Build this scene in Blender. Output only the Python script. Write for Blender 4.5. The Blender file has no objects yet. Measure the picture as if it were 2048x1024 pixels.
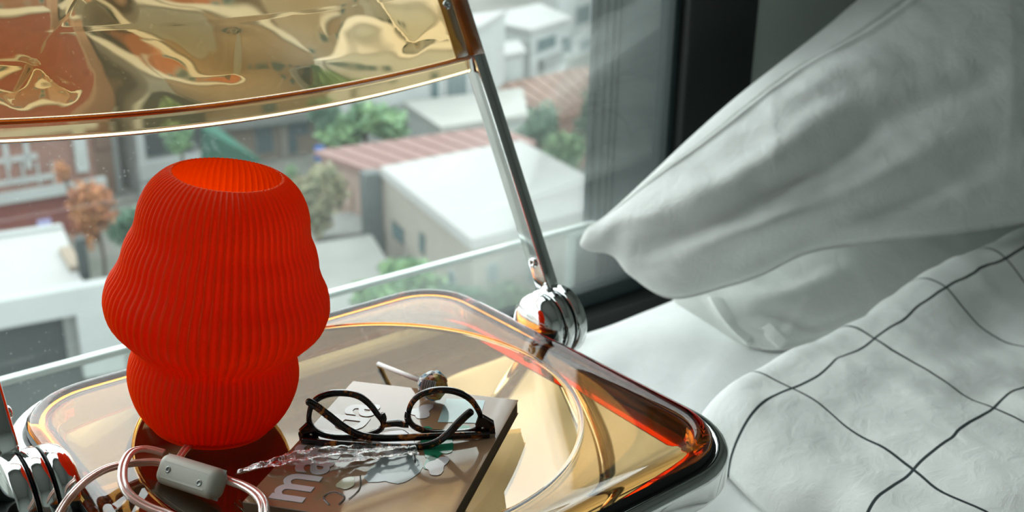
import bpy, bmesh, math, random
from mathutils import Vector, Matrix, noise
random.seed(7)
S = bpy.context.scene
COL = S.collection
# ---------------------------------------------------------------- camera
F_PX, PITCH, ROLL, YAW = 2080.0, math.radians(20.6), math.radians(1.0), math.radians(39.9)
CAM = Vector((0.0, 0.0, 0.87))
_f = Vector((math.sin(YAW)*math.cos(PITCH), math.cos(YAW)*math.cos(PITCH), -math.sin(PITCH)))
_r0 = Vector((math.cos(YAW), -math.sin(YAW), 0.0)); _u0 = _r0.cross(_f)
_r = _r0*math.cos(ROLL) + _u0*math.sin(ROLL); _u = -_r0*math.sin(ROLL) + _u0*math.cos(ROLL)
cd = bpy.data.cameras.new('camera'); cam = bpy.data.objects.new('camera', cd); COL.objects.link(cam)
m = Matrix((_r, _u, -_f)).transposed().to_4x4(); m.translation = CAM
cam.matrix_world = m
cd.sensor_width = 36.0; cd.lens = 36.0*F_PX/2048.0; cd.clip_start = 0.02; cd.clip_end = 2000
cd.dof.use_dof = True; cd.dof.focus_distance = 0.79; cd.dof.aperture_fstop = 6.5
S.camera = cam
# ---------------------------------------------------------------- overcast sky, exposure
world = bpy.data.worlds.new('overcast_sky'); S.world = world; world.use_nodes = True
wt = world.node_tree; bg = wt.nodes['Background']
_tc = wt.nodes.new('ShaderNodeTexCoord'); _nz = wt.nodes.new('ShaderNodeTexNoise'); _cr = wt.nodes.new('ShaderNodeValToRGB')
_nz.inputs['Scale'].default_value = 1.6; _nz.inputs['Detail'].default_value = 3
_cr.color_ramp.elements[0].position = 0.25; _cr.color_ramp.elements[0].color = (0.80, 0.88, 0.90, 1)
_cr.color_ramp.elements[1].position = 0.75; _cr.color_ramp.elements[1].color = (0.97, 1.0, 0.99, 1)
wt.links.new(_tc.outputs['Generated'], _nz.inputs['Vector']); wt.links.new(_nz.outputs['Fac'], _cr.inputs['Fac'])
wt.links.new(_cr.outputs['Color'], bg.inputs['Color']); bg.inputs['Strength'].default_value = 2.5
# daylight portal in the window opening (emits nothing, only guides the sky light)
pl = bpy.data.lights.new('window_portal', 'AREA'); pl.shape = 'RECTANGLE'; pl.size = 3.2; pl.size_y = 2.3
po = bpy.data.objects.new('window_portal', pl); COL.objects.link(po)
po.location = (-0.35, 1.30, 1.36); po.rotation_euler = (-math.pi/2, 0, 0); pl.cycles.is_portal = True
S.view_settings.view_transform = 'Standard'; S.view_settings.look = 'None'
S.view_settings.gamma = 1.0; S.view_settings.use_curve_mapping = False; S.view_settings.exposure = 0.90
S.cycles.max_bounces = 14; S.cycles.transmission_bounces = 14; S.cycles.glossy_bounces = 6
S.cycles.diffuse_bounces = 7; S.cycles.transparent_max_bounces = 16
S.cycles.sample_clamp_indirect = 8.0; S.cycles.use_denoising = True

# ---------------------------------------------------------------- layout helpers
def ray(x, y): return _f*F_PX + _r*(x-1024.0) - _u*(y-512.0)
def onz(x, y, z):
    d = ray(x, y); return CAM + d*((z-CAM.z)/d.z)
def ony(x, y, v):
    d = ray(x, y); return CAM + d*((v-CAM.y)/d.y)
def onx(x, y, v):
    d = ray(x, y); return CAM + d*((v-CAM.x)/d.x)
def onp(x, y, P, n):
    d = ray(x, y); return CAM + d*((P-CAM).dot(n)/d.dot(n))
def pix(P):
    d = Vector(P)-CAM; k = d.dot(_f); return 1024+F_PX*d.dot(_r)/k, 512-F_PX*d.dot(_u)/k
def V(*a): return Vector(a)
# ---------------------------------------------------------------- object helpers
def mesh(name, verts, faces, mat=None, parent=None, smooth=True, uvs=None):
    me = bpy.data.meshes.new(name); me.from_pydata([tuple(v) for v in verts], [], faces)
    if smooth: me.shade_smooth()
    if uvs:
        ul = me.uv_layers.new(name='UVMap')
        for lp in me.loops: ul.data[lp.index].uv = uvs[lp.vertex_index]
    me.update()
    return link(name, me, mat, parent)
def root_loc(o):
    v = Vector(o.location)
    while o.parent: o = o.parent; v = v + Vector(o.location)
    return v
def link(name, me, mat=None, parent=None):
    o = bpy.data.objects.new(name, me); COL.objects.link(o)
    if mat: me.materials.append(mat)
    if parent:
        o.parent = parent
        p = parent
        while p.parent: p = p.parent
        if parent is p: o.matrix_parent_inverse = Matrix.Translation(-Vector(p.location))
        # parts sit at the root's origin frame with world-space vertices, sub-parts share it
    return o
def bm_obj(name, bm, mat=None, parent=None, smooth=False):
    bmesh.ops.recalc_face_normals(bm, faces=bm.faces)
    me = bpy.data.meshes.new(name); bm.to_mesh(me); bm.free()
    if smooth: me.shade_smooth()
    return link(name, me, mat, parent)
def tag(o, label=None, cat=None, group=None, kind=None):
    if label: o['label'] = label
    if cat: o['category'] = cat
    if group: o['group'] = group
    if kind: o['kind'] = kind
    return o
def thing(name, loc, label, cat, group=None):
    o = bpy.data.objects.new(name, None); COL.objects.link(o); o.location = loc
    o.empty_display_size = 0.05
    return tag(o, label, cat, group)
def add_box(bm, lo, hi, M=None, bevel=0.0, seg=2):
    r = bmesh.ops.create_cube(bm, size=1.0)
    vs = r['verts']
    for v in vs:
        v.co = Vector(((lo[i]+hi[i])/2 + v.co[i]*(hi[i]-lo[i])) for i in range(3))
    if bevel > 0:
        es = list({e for v in vs for e in v.link_edges})
        rb = bmesh.ops.bevel(bm, geom=es, offset=bevel, segments=seg, profile=0.5, affect='EDGES')
        vs = list({v for f in rb['faces'] for v in f.verts} | {v for v in vs if v.is_valid})
    if M is not None:
        for v in vs: v.co = M @ v.co
    return vs
def box(name, lo, hi, mat, parent=None, M=None, bevel=0.0, seg=2, smooth=False):
    bm = bmesh.new(); add_box(bm, lo, hi, M, bevel, seg)
    return bm_obj(name, bm, mat, parent, smooth)
def boxes(name, lst, mat, parent=None, M=None, bevel=0.0):
    bm = bmesh.new()
    for lo, hi in lst: add_box(bm, lo, hi, M, bevel)
    return bm_obj(name, bm, mat, parent)
def frames(pts, closed=False, up=Vector((0, 0, 1))):
    n = len(pts); out = []
    for i in range(n):
        a = pts[i-1] if (closed or i > 0) else pts[i]
        b = pts[(i+1) % n] if (closed or i < n-1) else pts[i]
        t = (b-a).normalized()
        s = t.cross(up)
        if s.length < 1e-4: s = t.cross(Vector((0, 1, 0)))
        s.normalize(); out.append((t, s, s.cross(t)))
    return out
def sweep(pts, prof, closed=False, up=Vector((0, 0, 1)), scales=None):
    """prof: closed list of (side, up) offsets"""
    fr = frames(pts, closed, up); vs = []; fs = []; k = len(prof); n = len(pts)
    for i, p in enumerate(pts):
        sc = scales[i] if scales else 1.0
        for a, b in prof: vs.append(p + fr[i][1]*(a*sc) + fr[i][2]*(b*sc))
    for i in range(n if closed else n-1):
        j = (i+1) % n
        for q in range(k): fs.append((i*k+q, i*k+(q+1) % k, j*k+(q+1) % k, j*k+q))
    if not closed:
        fs.append(tuple(range(k-1, -1, -1))); fs.append(tuple((n-1)*k+q for q in range(k)))
    return vs, fs
def circ(r, n=12, r2=None):
    r2 = r2 or r
    return [(r*math.cos(2*math.pi*i/n), r2*math.sin(2*math.pi*i/n)) for i in range(n)]
def rrect(w, h, r, n=4):
    o = []
    for cxs, cys, a0 in ((1, 1, 0), (-1, 1, 90), (-1, -1, 180), (1, -1, 270)):
        for i in range(n+1):
            a = math.radians(a0+90*i/n)
            o.append((cxs*(w/2-r)+r*math.cos(a), cys*(h/2-r)+r*math.sin(a)))
    return o
def tube(name, pts, r, mat, parent=None, closed=False, n=12, prof=None, up=Vector((0, 0, 1)), scales=None):
    v, f = sweep(pts, prof or circ(r, n), closed, up, scales)
    return mesh(name, v, f, mat, parent)
def spline(pts, per=8, closed=False):
    P = [Vector(p) for p in pts]; n = len(P); o = []
    for i in range(n if closed else n-1):
        p0 = P[(i-1) % n] if closed or i > 0 else P[i]
        p1 = P[i]; p2 = P[(i+1) % n]
        p3 = P[(i+2) % n] if closed or i+2 < n else P[(i+1) % n]
        for k in range(per):
            t = k/per
            o.append(0.5*((2*p1)+(p2-p0)*t+(2*p0-5*p1+4*p2-p3)*t*t+(3*p1-p0-3*p2+p3)*t**3))
    if not closed: o.append(P[-1])
    return o
def lathe(name, prof, mat, parent=None, n=48, M=None, smooth=True, capped=True):
    vs = []; fs = []; k = len(prof)
    for i in range(n):
        a = 2*math.pi*i/n
        for r, z in prof:
            p = Vector((r*math.cos(a), r*math.sin(a), z)); vs.append(M @ p if M else p)
    for i in range(n):
        j = (i+1) % n
        for q in range(k-1): fs.append((i*k+q, j*k+q, j*k+q+1, i*k+q+1))
    if capped:
        fs.append(tuple(i*k for i in range(n-1, -1, -1))); fs.append(tuple(i*k+k-1 for i in range(n)))
    o = mesh(name, vs, fs, mat, parent, smooth)
    return o
def axisM(p, d, up=Vector((0, 0, 1))):
    z = Vector(d).normalized(); x = Vector(up).cross(z)
    if x.length < 1e-4: x = Vector((1, 0, 0)).cross(z)
    x.normalize(); y = z.cross(x)
    M = Matrix((x, y, z)).transposed().to_4x4(); M.translation = p
    return M
# ---------------------------------------------------------------- materials
class NT:
    def __init__(s, name):
        s.m = bpy.data.materials.new(name); s.m.use_nodes = True; s.t = s.m.node_tree
        s.t.nodes.clear(); s.out = s.t.nodes.new('ShaderNodeOutputMaterial')
    def n(s, typ, props=None, **ins):
        nd = s.t.nodes.new('ShaderNode'+typ)
        for k, v in (props or {}).items(): setattr(nd, k, v)
        for k, v in ins.items():
            k = k.replace('_', ' ')
            s.set(nd, k, v)
        return nd
    def set(s, nd, k, v):
        sock = nd.inputs[int(k[1:])] if k[0] == '#' else nd.inputs[k]
        if isinstance(v, bpy.types.NodeSocket): s.t.links.new(v, sock)
        elif isinstance(v, bpy.types.Node): s.t.links.new(v.outputs[0], sock)
        else: sock.default_value = v
    def surf(s, nd): s.t.links.new(nd.outputs[0], s.out.inputs['Surface']); return s.m
    def coord(s, which='Object', scale=None):
        t = s.n('TexCoord').outputs[which]
        if scale:
            mp = s.n('Mapping'); s.t.links.new(t, mp.inputs['Vector']); mp.inputs['Scale'].default_value = scale
            return mp.outputs[0]
        return t
    def noise(s, scale, detail=3, rough=.5, vec=None, dist=0.0):
        nd = s.n('TexNoise', Scale=scale, Detail=detail, Roughness=rough, Distortion=dist)
        s.t.links.new(vec if vec is not None else s.coord(), nd.inputs['Vector']); return nd.outputs['Fac']
    def ramp(s, fac, stops, interp='LINEAR'):
        nd = s.n('ValToRGB'); s.t.links.new(fac, nd.inputs['Fac']); e = nd.color_ramp.elements
        nd.color_ramp.interpolation = interp
        while len(e) < len(stops): e.new(0.5)
        for i, (p, c) in enumerate(stops):
            e[i].position = p; e[i].color = (*c, 1) if len(c) == 3 else c
        return nd.outputs['Color']
    def math(s, op, a, b=0.0, c=0.0):
        nd = s.n('Math', {'operation': op})
        for i, v in enumerate((a, b, c)):
            if isinstance(v, bpy.types.NodeSocket): s.t.links.new(v, nd.inputs[i])
            else: nd.inputs[i].default_value = v
        return nd.outputs[0]
    def bump(s, h, strength=.3, dist=.01):
        nd = s.n('Bump', Strength=strength, Distance=dist); s.t.links.new(h, nd.inputs['Height']); return nd.outputs[0]
def P(name, col, rough=.5, metal=0., bump=None, var=None, **kw):
    """principled with optional colour variation (scale, amount) and bump (scale, strength, dist)"""
    t = NT(name); b = t.n('BsdfPrincipled', Roughness=rough, Metallic=metal)
    if var:
        c2 = tuple(max(0, c*(1-var[1])) for c in col); c3 = tuple(min(1, c*(1+var[1]*.6)) for c in col)
        t.set(b, 'Base Color', t.ramp(t.noise(var[0], 4, .6), [(.3, c2), (.7, c3)]))
    else: b.inputs['Base Color'].default_value = (*col, 1)
    if bump: t.set(b, 'Normal', t.bump(t.noise(bump[0], 4, .6), bump[1], bump[2]))
    for k, v in kw.items(): t.set(b, k.replace('_', ' '), v)
    return t.surf(b)
def amber(name, dens, tint=(.965, .70, .06), rough=0.02, bump=None):
    t = NT(name); g = t.n('BsdfGlass', IOR=1.60, Roughness=rough)
    if bump: t.set(g, 'Normal', t.bump(t.noise(bump[0], 2, .4), bump[1], bump[2]))
    va = t.n('VolumeAbsorption', Density=dens); va.inputs['Color'].default_value = (*tint, 1)
    t.t.links.new(va.outputs[0], t.out.inputs['Volume'])
    return t.surf(g)
M_AMBER = amber('amber_acrylic', 225, (.965, .71, .21))
M_AMBERB = amber('amber_back_acrylic', 240, (.965, .66, .10))
t = NT('amber_rim'); b = t.n('BsdfPrincipled', Roughness=.12, IOR=1.49)
b.inputs['Transmission Weight'].default_value = .45
t.set(b, 'Base Color', t.ramp(t.noise(9, 2, .5), [(.35, (.42, .10, .018)), (.65, (.78, .26, .03))])); M_AMBER_RIM = t.surf(b)
M_CHROME = P('chrome', (.80, .82, .82), .07, 1.0, var=(9, .06))
M_BLACKP = P('black_plastic', (.012, .012, .012), .45)
def cloth(name, col, s=1.0):
    t = NT(name); b = t.n('BsdfPrincipled', Roughness=.9)
    c2 = tuple(c*.94 for c in col)
    t.set(b, 'Base Color', t.ramp(t.noise(14, 3, .6), [(.35, c2), (.65, col)]))
    co = t.coord()
    h = t.math('ADD', t.math('MULTIPLY', t.noise(34, 5, .62, co, .8), 1.0), t.math('MULTIPLY', t.noise(420, 2, .5, co), .08))
    t.set(b, 'Normal', t.bump(h, .26*s, .010))
    return t, b
_t, _b = cloth('white_cotton', (.88, .90, .88)); M_COTTON = _t.surf(_b)
_t, _b = cloth('white_sheet', (.88, .90, .895), .5); M_SHEET = _t.surf(_b)
M_WALL = P('painted_wall', (.50, .54, .51), .85, bump=(60, .08, .004))
M_WHITEPAINT = P('white_paint', (.60, .62, .60), .8)
M_FLOOR = P('dark_wood', (.085, .045, .028), .45, var=(6, .4))
M_DARKFRAME = P('black_window_frame', (.012, .015, .014), .42)
M_GREYFRAME = P('dark_grey_aluminium', (.012, .027, .027), .6, var=(5, .15))

# ================================================================= ROOM
YW = 1.10
W_L, W_R, Z_B, Z_T = -1.95, 1.43, 0.0, 2.45
tag(box('floor', (-2.4, -3.0, -.12), (2.9, 1.25, 0), M_FLOOR), kind='structure')
tag(box('ceiling', (-2.4, -3.0, 2.62), (2.9, 1.25, 2.74), M_WHITEPAINT), kind='structure')
tag(boxes('wall_window', [((W_R, YW, 0), (2.9, YW+.15, 2.62)), ((-2.4, YW, 0), (W_L, YW+.15, 2.62)), ((W_L, YW, Z_T), (W_R, YW+.15, 2.62))], M_WALL), kind='structure')
tag(box('wall_right', (2.75, -3.0, 0), (2.9, YW, 2.62), M_WALL), kind='structure')
tag(box('wall_left', (-2.4, -3.0, 0), (-2.25, YW, 2.62), M_WALL), kind='structure')
tag(box('wall_back', (-2.25, -3.0, 0), (2.75, -2.85, 2.62), M_WALL), kind='structure')
# window: black inner frame, grey outer jamb, dusty pane
win = boxes('window_1', [((1.262, YW-.012, 0), (1.432, YW+.05, Z_T)), ((W_L, YW-.012, Z_T-.09), (1.262, YW+.05, Z_T)),
                         ((W_L, YW-.012, 0), (W_L+.08, YW+.05, Z_T-.09)), ((W_L+.08, YW-.03, 0), (1.262, YW+.05, .205))], M_DARKFRAME, bevel=.003)
tag(win, kind='structure')
boxes('bottom_bead', [((W_L+.08, YW+.004, .205), (1.262, YW+.034, .232))], M_GREYFRAME, win, bevel=.002)
boxes('glazing_bead', [((1.248, YW+.006, .232), (1.262, YW+.04, Z_T-.09))], M_GREYFRAME, win, bevel=.002)
fo = onx(1189, 0, 1.262).y
boxes('outer_jamb', [((1.262, YW+.05, -.5), (1.30, fo, Z_T)), ((1.256, fo-.014, -.5), (1.30, fo, Z_T)),
                     ((1.258, fo-.034, -.5), (1.262, fo-.028, Z_T)), ((1.258, fo-.052, -.5), (1.262, fo-.047, Z_T)),
                     ((1.258, fo-.066, -.5), (1.262, fo-.062, Z_T))], M_GREYFRAME, win, bevel=.0015)
def dusty_hazy(name, base, spk):
    t = NT(name); co = t.coord()
    tr = t.n('BsdfTransparent'); tr.inputs['Color'].default_value = (.965, .985, .975, 1)
    gl = t.n('BsdfGlossy', Roughness=.02)
    fr = t.n('Fresnel', IOR=1.45)
    m1 = t.n('MixShader', Fac=t.math('MULTIPLY', fr.outputs[0], .55)); t.t.links.new(tr.outputs[0], m1.inputs[1]); t.t.links.new(gl.outputs[0], m1.inputs[2])
    df = t.n('BsdfDiffuse'); df.inputs['Color'].default_value = (.80, .86, .83, 1)
    tl = t.n('BsdfTranslucent'); tl.inputs['Color'].default_value = (.80, .86, .83, 1)
    ds = t.n('MixShader', Fac=.75); t.t.links.new(df.outputs[0], ds.inputs[1]); t.t.links.new(tl.outputs[0], ds.inputs[2])
    vo = t.n('TexVoronoi', Scale=230.); t.t.links.new(co, vo.inputs['Vector'])
    rnd = t.n('SeparateColor'); t.t.links.new(vo.outputs['Color'], rnd.inputs[0])
    spot = t.math('LESS_THAN', vo.outputs['Distance'], t.math('MULTIPLY', rnd.outputs[0], .20))
    spot = t.math('MULTIPLY', spot, t.math('GREATER_THAN', rnd.outputs[1], .55))
    haze = t.math('MULTIPLY', t.noise(3.0, 4, .6), base*2)  # milky veil: dirt on the glass, also stands in for haze over the city
    fac = t.math('ADD', haze, t.math('MULTIPLY', spot, spk))
    m2 = t.n('MixShader', Fac=fac); t.t.links.new(m1.outputs[0], m2.inputs[1]); t.t.links.new(ds.outputs[0], m2.inputs[2])
    return t.surf(m2)
M_PANE = dusty_hazy('dusty_hazy_window_glass', .018, .16)
M_GUARD = dusty_hazy('guard_glass', .03, .03)
box('pane', (W_L+.08, YW+.014, .232), (1.248, YW+.020, Z_T-.09), M_PANE, win)
# glass guard outside the window, its polished top edge bright
GY = 1.27; gz = ony(588, 606, GY).z
gd = thing('glass_guard', (-.3, GY, -.6), 'clear glass guard panel outside the window with pale top edge', 'guard')
box('guard_pane', (-1.9, GY-.005, -.55), (1.256, GY+.005, gz-.006), M_GUARD, gd)
box('top_edge', (-1.9, GY-.006, gz-.006), (1.256, GY+.006, gz+.004), P('polished_glass_edge', (.78, .86, .83), .35), gd, bevel=.002)
box('side_channel', (1.20, GY-.012, -.55), (1.256, GY+.014, gz-.012), P('pale_channel', (.42, .47, .45), .5), gd, bevel=.002)
box('base_rail', (-1.9, GY-.02, -.62), (1.256, GY+.02, -.55), M_GREYFRAME, gd)

# ================================================================= CHAIR
SZ = .45; SX, SY = .388, .6415; SW, SD = .219, .205        # seat top plane, centre, half sizes
CC = V(.389, .650); CR = .178; DISH = .021
def dish(x, y, sink=0.0):
    r = math.hypot(x-CC.x, y-CC.y)
    return SZ if r >= CR else SZ - DISH*(1-(r/CR)**2)
ch = thing('folding_chair', (SX, SY, 0), 'amber see-through folding chair with chrome frame used as a nightstand', 'chair')
NA = 192
def outline(off, n=NA, rc=.058):
    """points of the rounded seat outline, one per angle about the dish centre"""
    hw, hd, r = SW-off, SD-off, max(rc-off, .004); o = []
    for i in range(n):
        a = 2*math.pi*i/n; dx, dy = math.cos(a), math.sin(a); lo, hi = 0.0, .5
        for _ in range(30):
            mid = (lo+hi)/2; x = abs(CC.x-SX+dx*mid); y = abs(CC.y-SY+dy*mid)
            qx, qy = x-(hw-r), y-(hd-r)
            d = math.hypot(max(qx, 0), max(qy, 0))+min(max(qx, qy), 0)-r
            if d < 0: lo = mid
            else: hi = mid
        o.append((CC.x+dx*lo, CC.y+dy*lo))
    return o
def ring(off, z): return [V(x, y, SZ+z) for x, y in outline(off)]
def cring(r, z): return [V(CC.x+r*math.cos(2*math.pi*i/NA), CC.y+r*math.sin(2*math.pi*i/NA), SZ+z) for i in range(NA)]
top = [ring(0, -.046), ring(0, -.020), ring(0, -.006)]
for a in (15, 35, 55, 75, 90): top.append(ring(.007*(1-math.cos(math.radians(a))), -.006+.008*math.sin(math.radians(a))))
top += [ring(.010, .0019), ring(.013, .0012), ring(.017, .0003), ring(.022, 0), ring(.026, 0), cring(CR+.0015, 0), cring(CR+.0004, 0), cring(CR-.0003, -.0004)]
top += [cring(r, -DISH*(1-(r/CR)**2)-.0006) for r in (CR-.0009, CR-.003, .165, .14, .11, .08, .05, .025, .008)]
TH = .0055
bot = [cring(r, -DISH*(1-(r/CR)**2)-.0006-TH) for r in (.008, .025, .05, .08, .11, .14, .165, CR-.003, CR-.0010)]
bot += [cring(CR, -TH-.0002), cring(CR+.0012, -TH), ring(.024, -TH), ring(.016, -TH), ring(.011, -TH-.001), ring(.007, -TH-.003), ring(.0055, -.012), ring(.005, -.046)]
loops = top+bot; vs = [v for lp in loops for v in lp]; fs = []
for k in range(len(loops)):
    k2 = (k+1) % len(loops)
    if k == len(top)-1: continue
    for i in range(NA):
        j = (i+1) % NA; fs.append((k*NA+i, k*NA+j, k2*NA+j, k2*NA+i))
fs.append(tuple((len(top)-1)*NA+i for i in range(NA)))
fs.append(tuple(len(top)*NA+i for i in range(NA-1, -1, -1)))
tag(mesh('seat_panel', vs, fs, M_AMBER, ch), 'clear amber acrylic seat with round dished centre')
fr_pts = [V(x, y, SZ-.0235) for x, y in outline(-.0085, rc=.062)]
tag(tube('seat_frame', fr_pts, .01, M_CHROME, ch, closed=True, prof=rrect(.015, .030, .0068, 5)), 'chrome tube around the seat')
lin = [[V(x, y, SZ+z) for x, y in outline(o_, rc=.0585)] for o_, z in ((-.0004, -.046), (-.0012, -.046), (-.0012, -.004), (-.0004, -.004))]
vs = [v for lp in lin for v in lp]
mesh('shadow_gap_strip', vs, [(k*NA+i, k*NA+(i+1) % NA, ((k+1) % 4)*NA+(i+1) % NA, ((k+1) % 4)*NA+i) for k in range(4) for i in range(NA)], M_BLACKP, ch)  # black strip added for the shade in the gap between seat and tube
HY, HZ = .702, .444
KB = V(0, .495, .869).normalized()
for s in (1, -1):
    X = lambda d: SX+s*d+(.009 if s < 0 else 0)
    def disc(name, d0, d1, r, mat, dome=False):
        w = d1-d0
        pr = [(r-.0015, 0), (r, .0015), (r, w-.0015), (r-.0015, w)]
        if dome: pr = [(.001, 0), (r*.45, .0008), (r*.75, .0035), (r*.92, .008), (r, .014), (r, w)]
        lathe(name, pr, mat, ch, 48, axisM(V(X(d0), HY, HZ), (s, 0, 0)))
    disc('hinge_disc', .2200, .2400, .033, M_CHROME, True)
    disc('hinge_washer', .2400, .2425, .0325, M_BLACKP)
    disc('hinge_disc', .2425, .2540, .034, M_CHROME)
    disc('hinge_washer', .2540, .2565, .0325, M_BLACKP)
    disc('hinge_disc', .2565, .2690, .035, M_CHROME)
    # seat bracket
    box('seat_bracket', (min(X(.197), X(.2165)), HY-.032, SZ-.028), (max(X(.197), X(.2165)), HY-.020, SZ-.0075), M_AMBER_RIM, ch, bevel=.003)
    # back upright
    p0 = V(X(.2600), HY, HZ); pts = [p0+KB*(.018+k*.03) for k in range(17)]
    tube('back_upright', pts, .01, M_CHROME, ch, prof=rrect(.0150, .0225, .0034, 3), up=V(0, -1, .4))
    # screws on upright
    q = p0+KB*.062+V(-s*.0077, -.001, 0)
    for d in (.062, .335):
        q = p0+KB*d+V(-s*.0077, -.001, 0)
        lathe('screw', [(.0052, 0), (.0052, .0012), (.0036, .0026), (.002, .0026), (.0018, .0012), (.0004, .0012)], M_CHROME, ch, 20, axisM(q, (-s, 0, 0)))
    # legs: front and rear tubes from the hinge to the floor
    tube('leg', [V(X(.2485), HY, HZ-.02), V(X(.2485), HY-.10, .30), V(X(.2485), .36, .015)], .0095, M_CHROME, ch, n=14)
    tube('leg', [V(X(.236), HY, HZ-.02), V(X(.236), HY+.08, .30), V(X(.236), .99, .015)], .0095, M_CHROME, ch, n=14)
for y, d in ((.36, .2485), (.99, .236)):
    tube('foot_bar', [V(SX-d, y, .0125), V(SX+d, y, .0125)], .0105, M_CHROME, ch, n=14)
# backrest: wavy moulded acrylic sheet between the uprights
BN = V(0, -KB.z, KB.y)
pb = V(SX, HY, HZ)+KB*.278
BACK_CREASES = [(165, -20, 72, 130, .0010), (72, 130, -40, 128, .0010), (72, 130, 26, 208, .0010), (72, 130, 150, 195, .0010), (735, -20, 832, 98, .0010), (470, 60, 462, 160, .0010)]
def back_pt(a, b, side):
    """a 0..1 across, b metres up from the crease"""
    x = SX-.249+.498*a; c = 1-(2*a-1)**2
    p = pb+V(x-SX, 0, 0)+KB*(b-.013*c*math.exp(-b/.08))+BN*(.006-.030*c*min(1, max(0, b)/.10+.25))
    k = V(x, b, 3.1+side*4)
    w = noise.noise(k*11)*.0019+noise.noise(k*21)*.0007
    if side == 0:
        qx, qy = pix(p)
        for (ax_, ay_, bx_, by_, am) in BACK_CREASES:
            dx, dy = bx_-ax_, by_-ay_; Ln = math.hypot(dx, dy); q = ((qx-ax_)*dx+(qy-ay_)*dy)/Ln/Ln; e = abs((qx-ax_)*dy-(qy-ay_)*dx)/Ln
            w += am*math.exp(-e/26)*min(1, max(0, 1.15-abs(q-.5)*2)*3)
    w *= min(1, max(0, b)/.025)*min(1, (1-abs(2*a-1))/.06)
    return p+BN*(w-(0 if side == 0 else .0042))
NX, NB = 220, 110
vs = []; fs = []
bl = [-.0135, -.010, -.006, -.003]+[.255*k/(NB-5) for k in range(NB-4)]
for side in (0, 1):
    for b in bl:
        for i in range(NX):
            a = i/(NX-1); p = back_pt(a, b, side)
            if b < 0: p = p-BN*(-b*.30)
            vs.append(p)
nb = len(bl)
for side in (0, 1):
    o = side*nb*NX
    for j in range(nb-1):
        for i in range(NX-1):
            q = (o+j*NX+i, o+j*NX+i+1, o+(j+1)*NX+i+1, o+(j+1)*NX+i)
            fs.append(q if side == 0 else q[::-1])
o = nb*NX
for i in range(NX-1):
    fs.append((i+1, i, o+i, o+i+1)); t_ = (nb-1)*NX; fs.append((t_+i, t_+i+1, o+t_+i+1, o+t_+i))
for j in range(nb-1):
    a, b = j*NX, (j+1)*NX; fs.append((a, b, o+b, o+a)); a += NX-1; b += NX-1; fs.append((b, a, o+a, o+b))
tag(mesh('backrest_panel', vs, fs, M_AMBERB, ch), 'golden transparent acrylic backrest with wavy surface')
cre = [back_pt(i/59, 0, 0)+BN*.0012 for i in range(60)]
tag(tube('backrest_bead', cre, .0026, M_AMBER_RIM, ch, n=10), 'deep orange moulded edge')
for s in (1, -1):
    e = [pb+V(s*.2565, 0, 0)+BN*.0085+KB*(k*.02) for k in range(14)]
    tube('backrest_edge', e, .006, M_AMBER_RIM, ch, n=12, prof=rrect(.017, .011, .004, 3), up=BN)

M_GOLD = P('golden_edge', (.60, .36, .08), .2, var=(12, .2), Transmission_Weight=.65)
for s in (1, -1):
    e = [pb+V(s*.2395, 0, 0)+BN*.0078+KB*(k*.02) for k in range(14)]
    st = tube('backrest_strip', e, .006, M_GOLD, ch, prof=rrect(.016, .0028, .0012, 3), up=BN)
    for d in (.055, .195):
        lathe('screw', [(.0050, 0), (.0050, .0012), (.0036, .0024), (.002, .0024), (.0018, .0012), (.0004, .0012)], M_CHROME, st, 20, axisM(pb+V(s*.2395, 0, 0)+BN*.0092+KB*d, BN))
# ================================================================= LAMP
lb = onz(422, 834, .444)
lx, ly = lb.x, lb.y
rr_ = math.hypot(lx-CC.x, ly-CC.y); sl = 2*DISH*rr_/CR**2
ux, uy = (lx-CC.x)/rr_, (ly-CC.y)/rr_
LN = V(-sl*ux*.86, -sl*uy*.86, 1).normalized()                    # the lamp leans with the dish
LB = V(lx, ly, dish(lx, ly)) + LN*.0030
LM = axisM(LB, LN)
lamp = thing('table_lamp', LB, 'ribbed orange-red wavy table lamp standing on the amber seat', 'lamp')
t = NT('orange_print'); b = t.n('BsdfPrincipled', Roughness=.30)
b.inputs['Base Color'].default_value = (1.0, .20, .010, 1)
b.inputs['Specular IOR Level'].default_value = .8
tl = t.n('BsdfTranslucent'); tl.inputs['Color'].default_value = (1.0, .24, .008, 1)
mx = t.n('MixShader', Fac=.80); t.t.links.new(b.outputs[0], mx.inputs[1]); t.t.links.new(tl.outputs[0], mx.inputs[2])
M_ORANGE = t.surf(mx)
PROF = [(.049, .004), (.0545, .010), (.0600, .020), (.0640, .033), (.0650, .043), (.0638, .053), (.0606, .0645), (.0634, .0705), (.0705, .0780), (.0795, .0885), (.0828, .0975),
        (.0836, .1055), (.0812, .117), (.0765, .126), (.0730, .135), (.0714, .143), (.0690, .151), (.0648, .160), (.0632, .168), (.0620, .1765), (.0594, .185), (.0545, .194), (.0475, .2015), (.0412, .2055)]
pp = spline([V(r, z*1.022, 0) for r, z in PROF], 6)
NR, SEG = 74, 8; n = NR*SEG; vs = []; fs = []; k = len(pp)
for lay in (0, 1):
    for p in pp:
        tw = 0.0
        for i in range(n):
            a = 2*math.pi*i/n; c = .5+.5*math.cos(a*NR)
            r = p.x + (.0030*(p.x/.08))*(c**2.6-.35) - lay*.0011
            vs.append(LM @ V(r*math.cos(a+tw), r*math.sin(a+tw), p.y))
for lay in (0, 1):
    o = lay*k*n
    for j in range(k-1):
        for i in range(n):
            i2 = (i+1) % n; q = (o+j*n+i, o+j*n+i2, o+(j+1)*n+i2, o+(j+1)*n+i); fs.append(q if lay == 0 else q[::-1])
o = k*n
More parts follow.
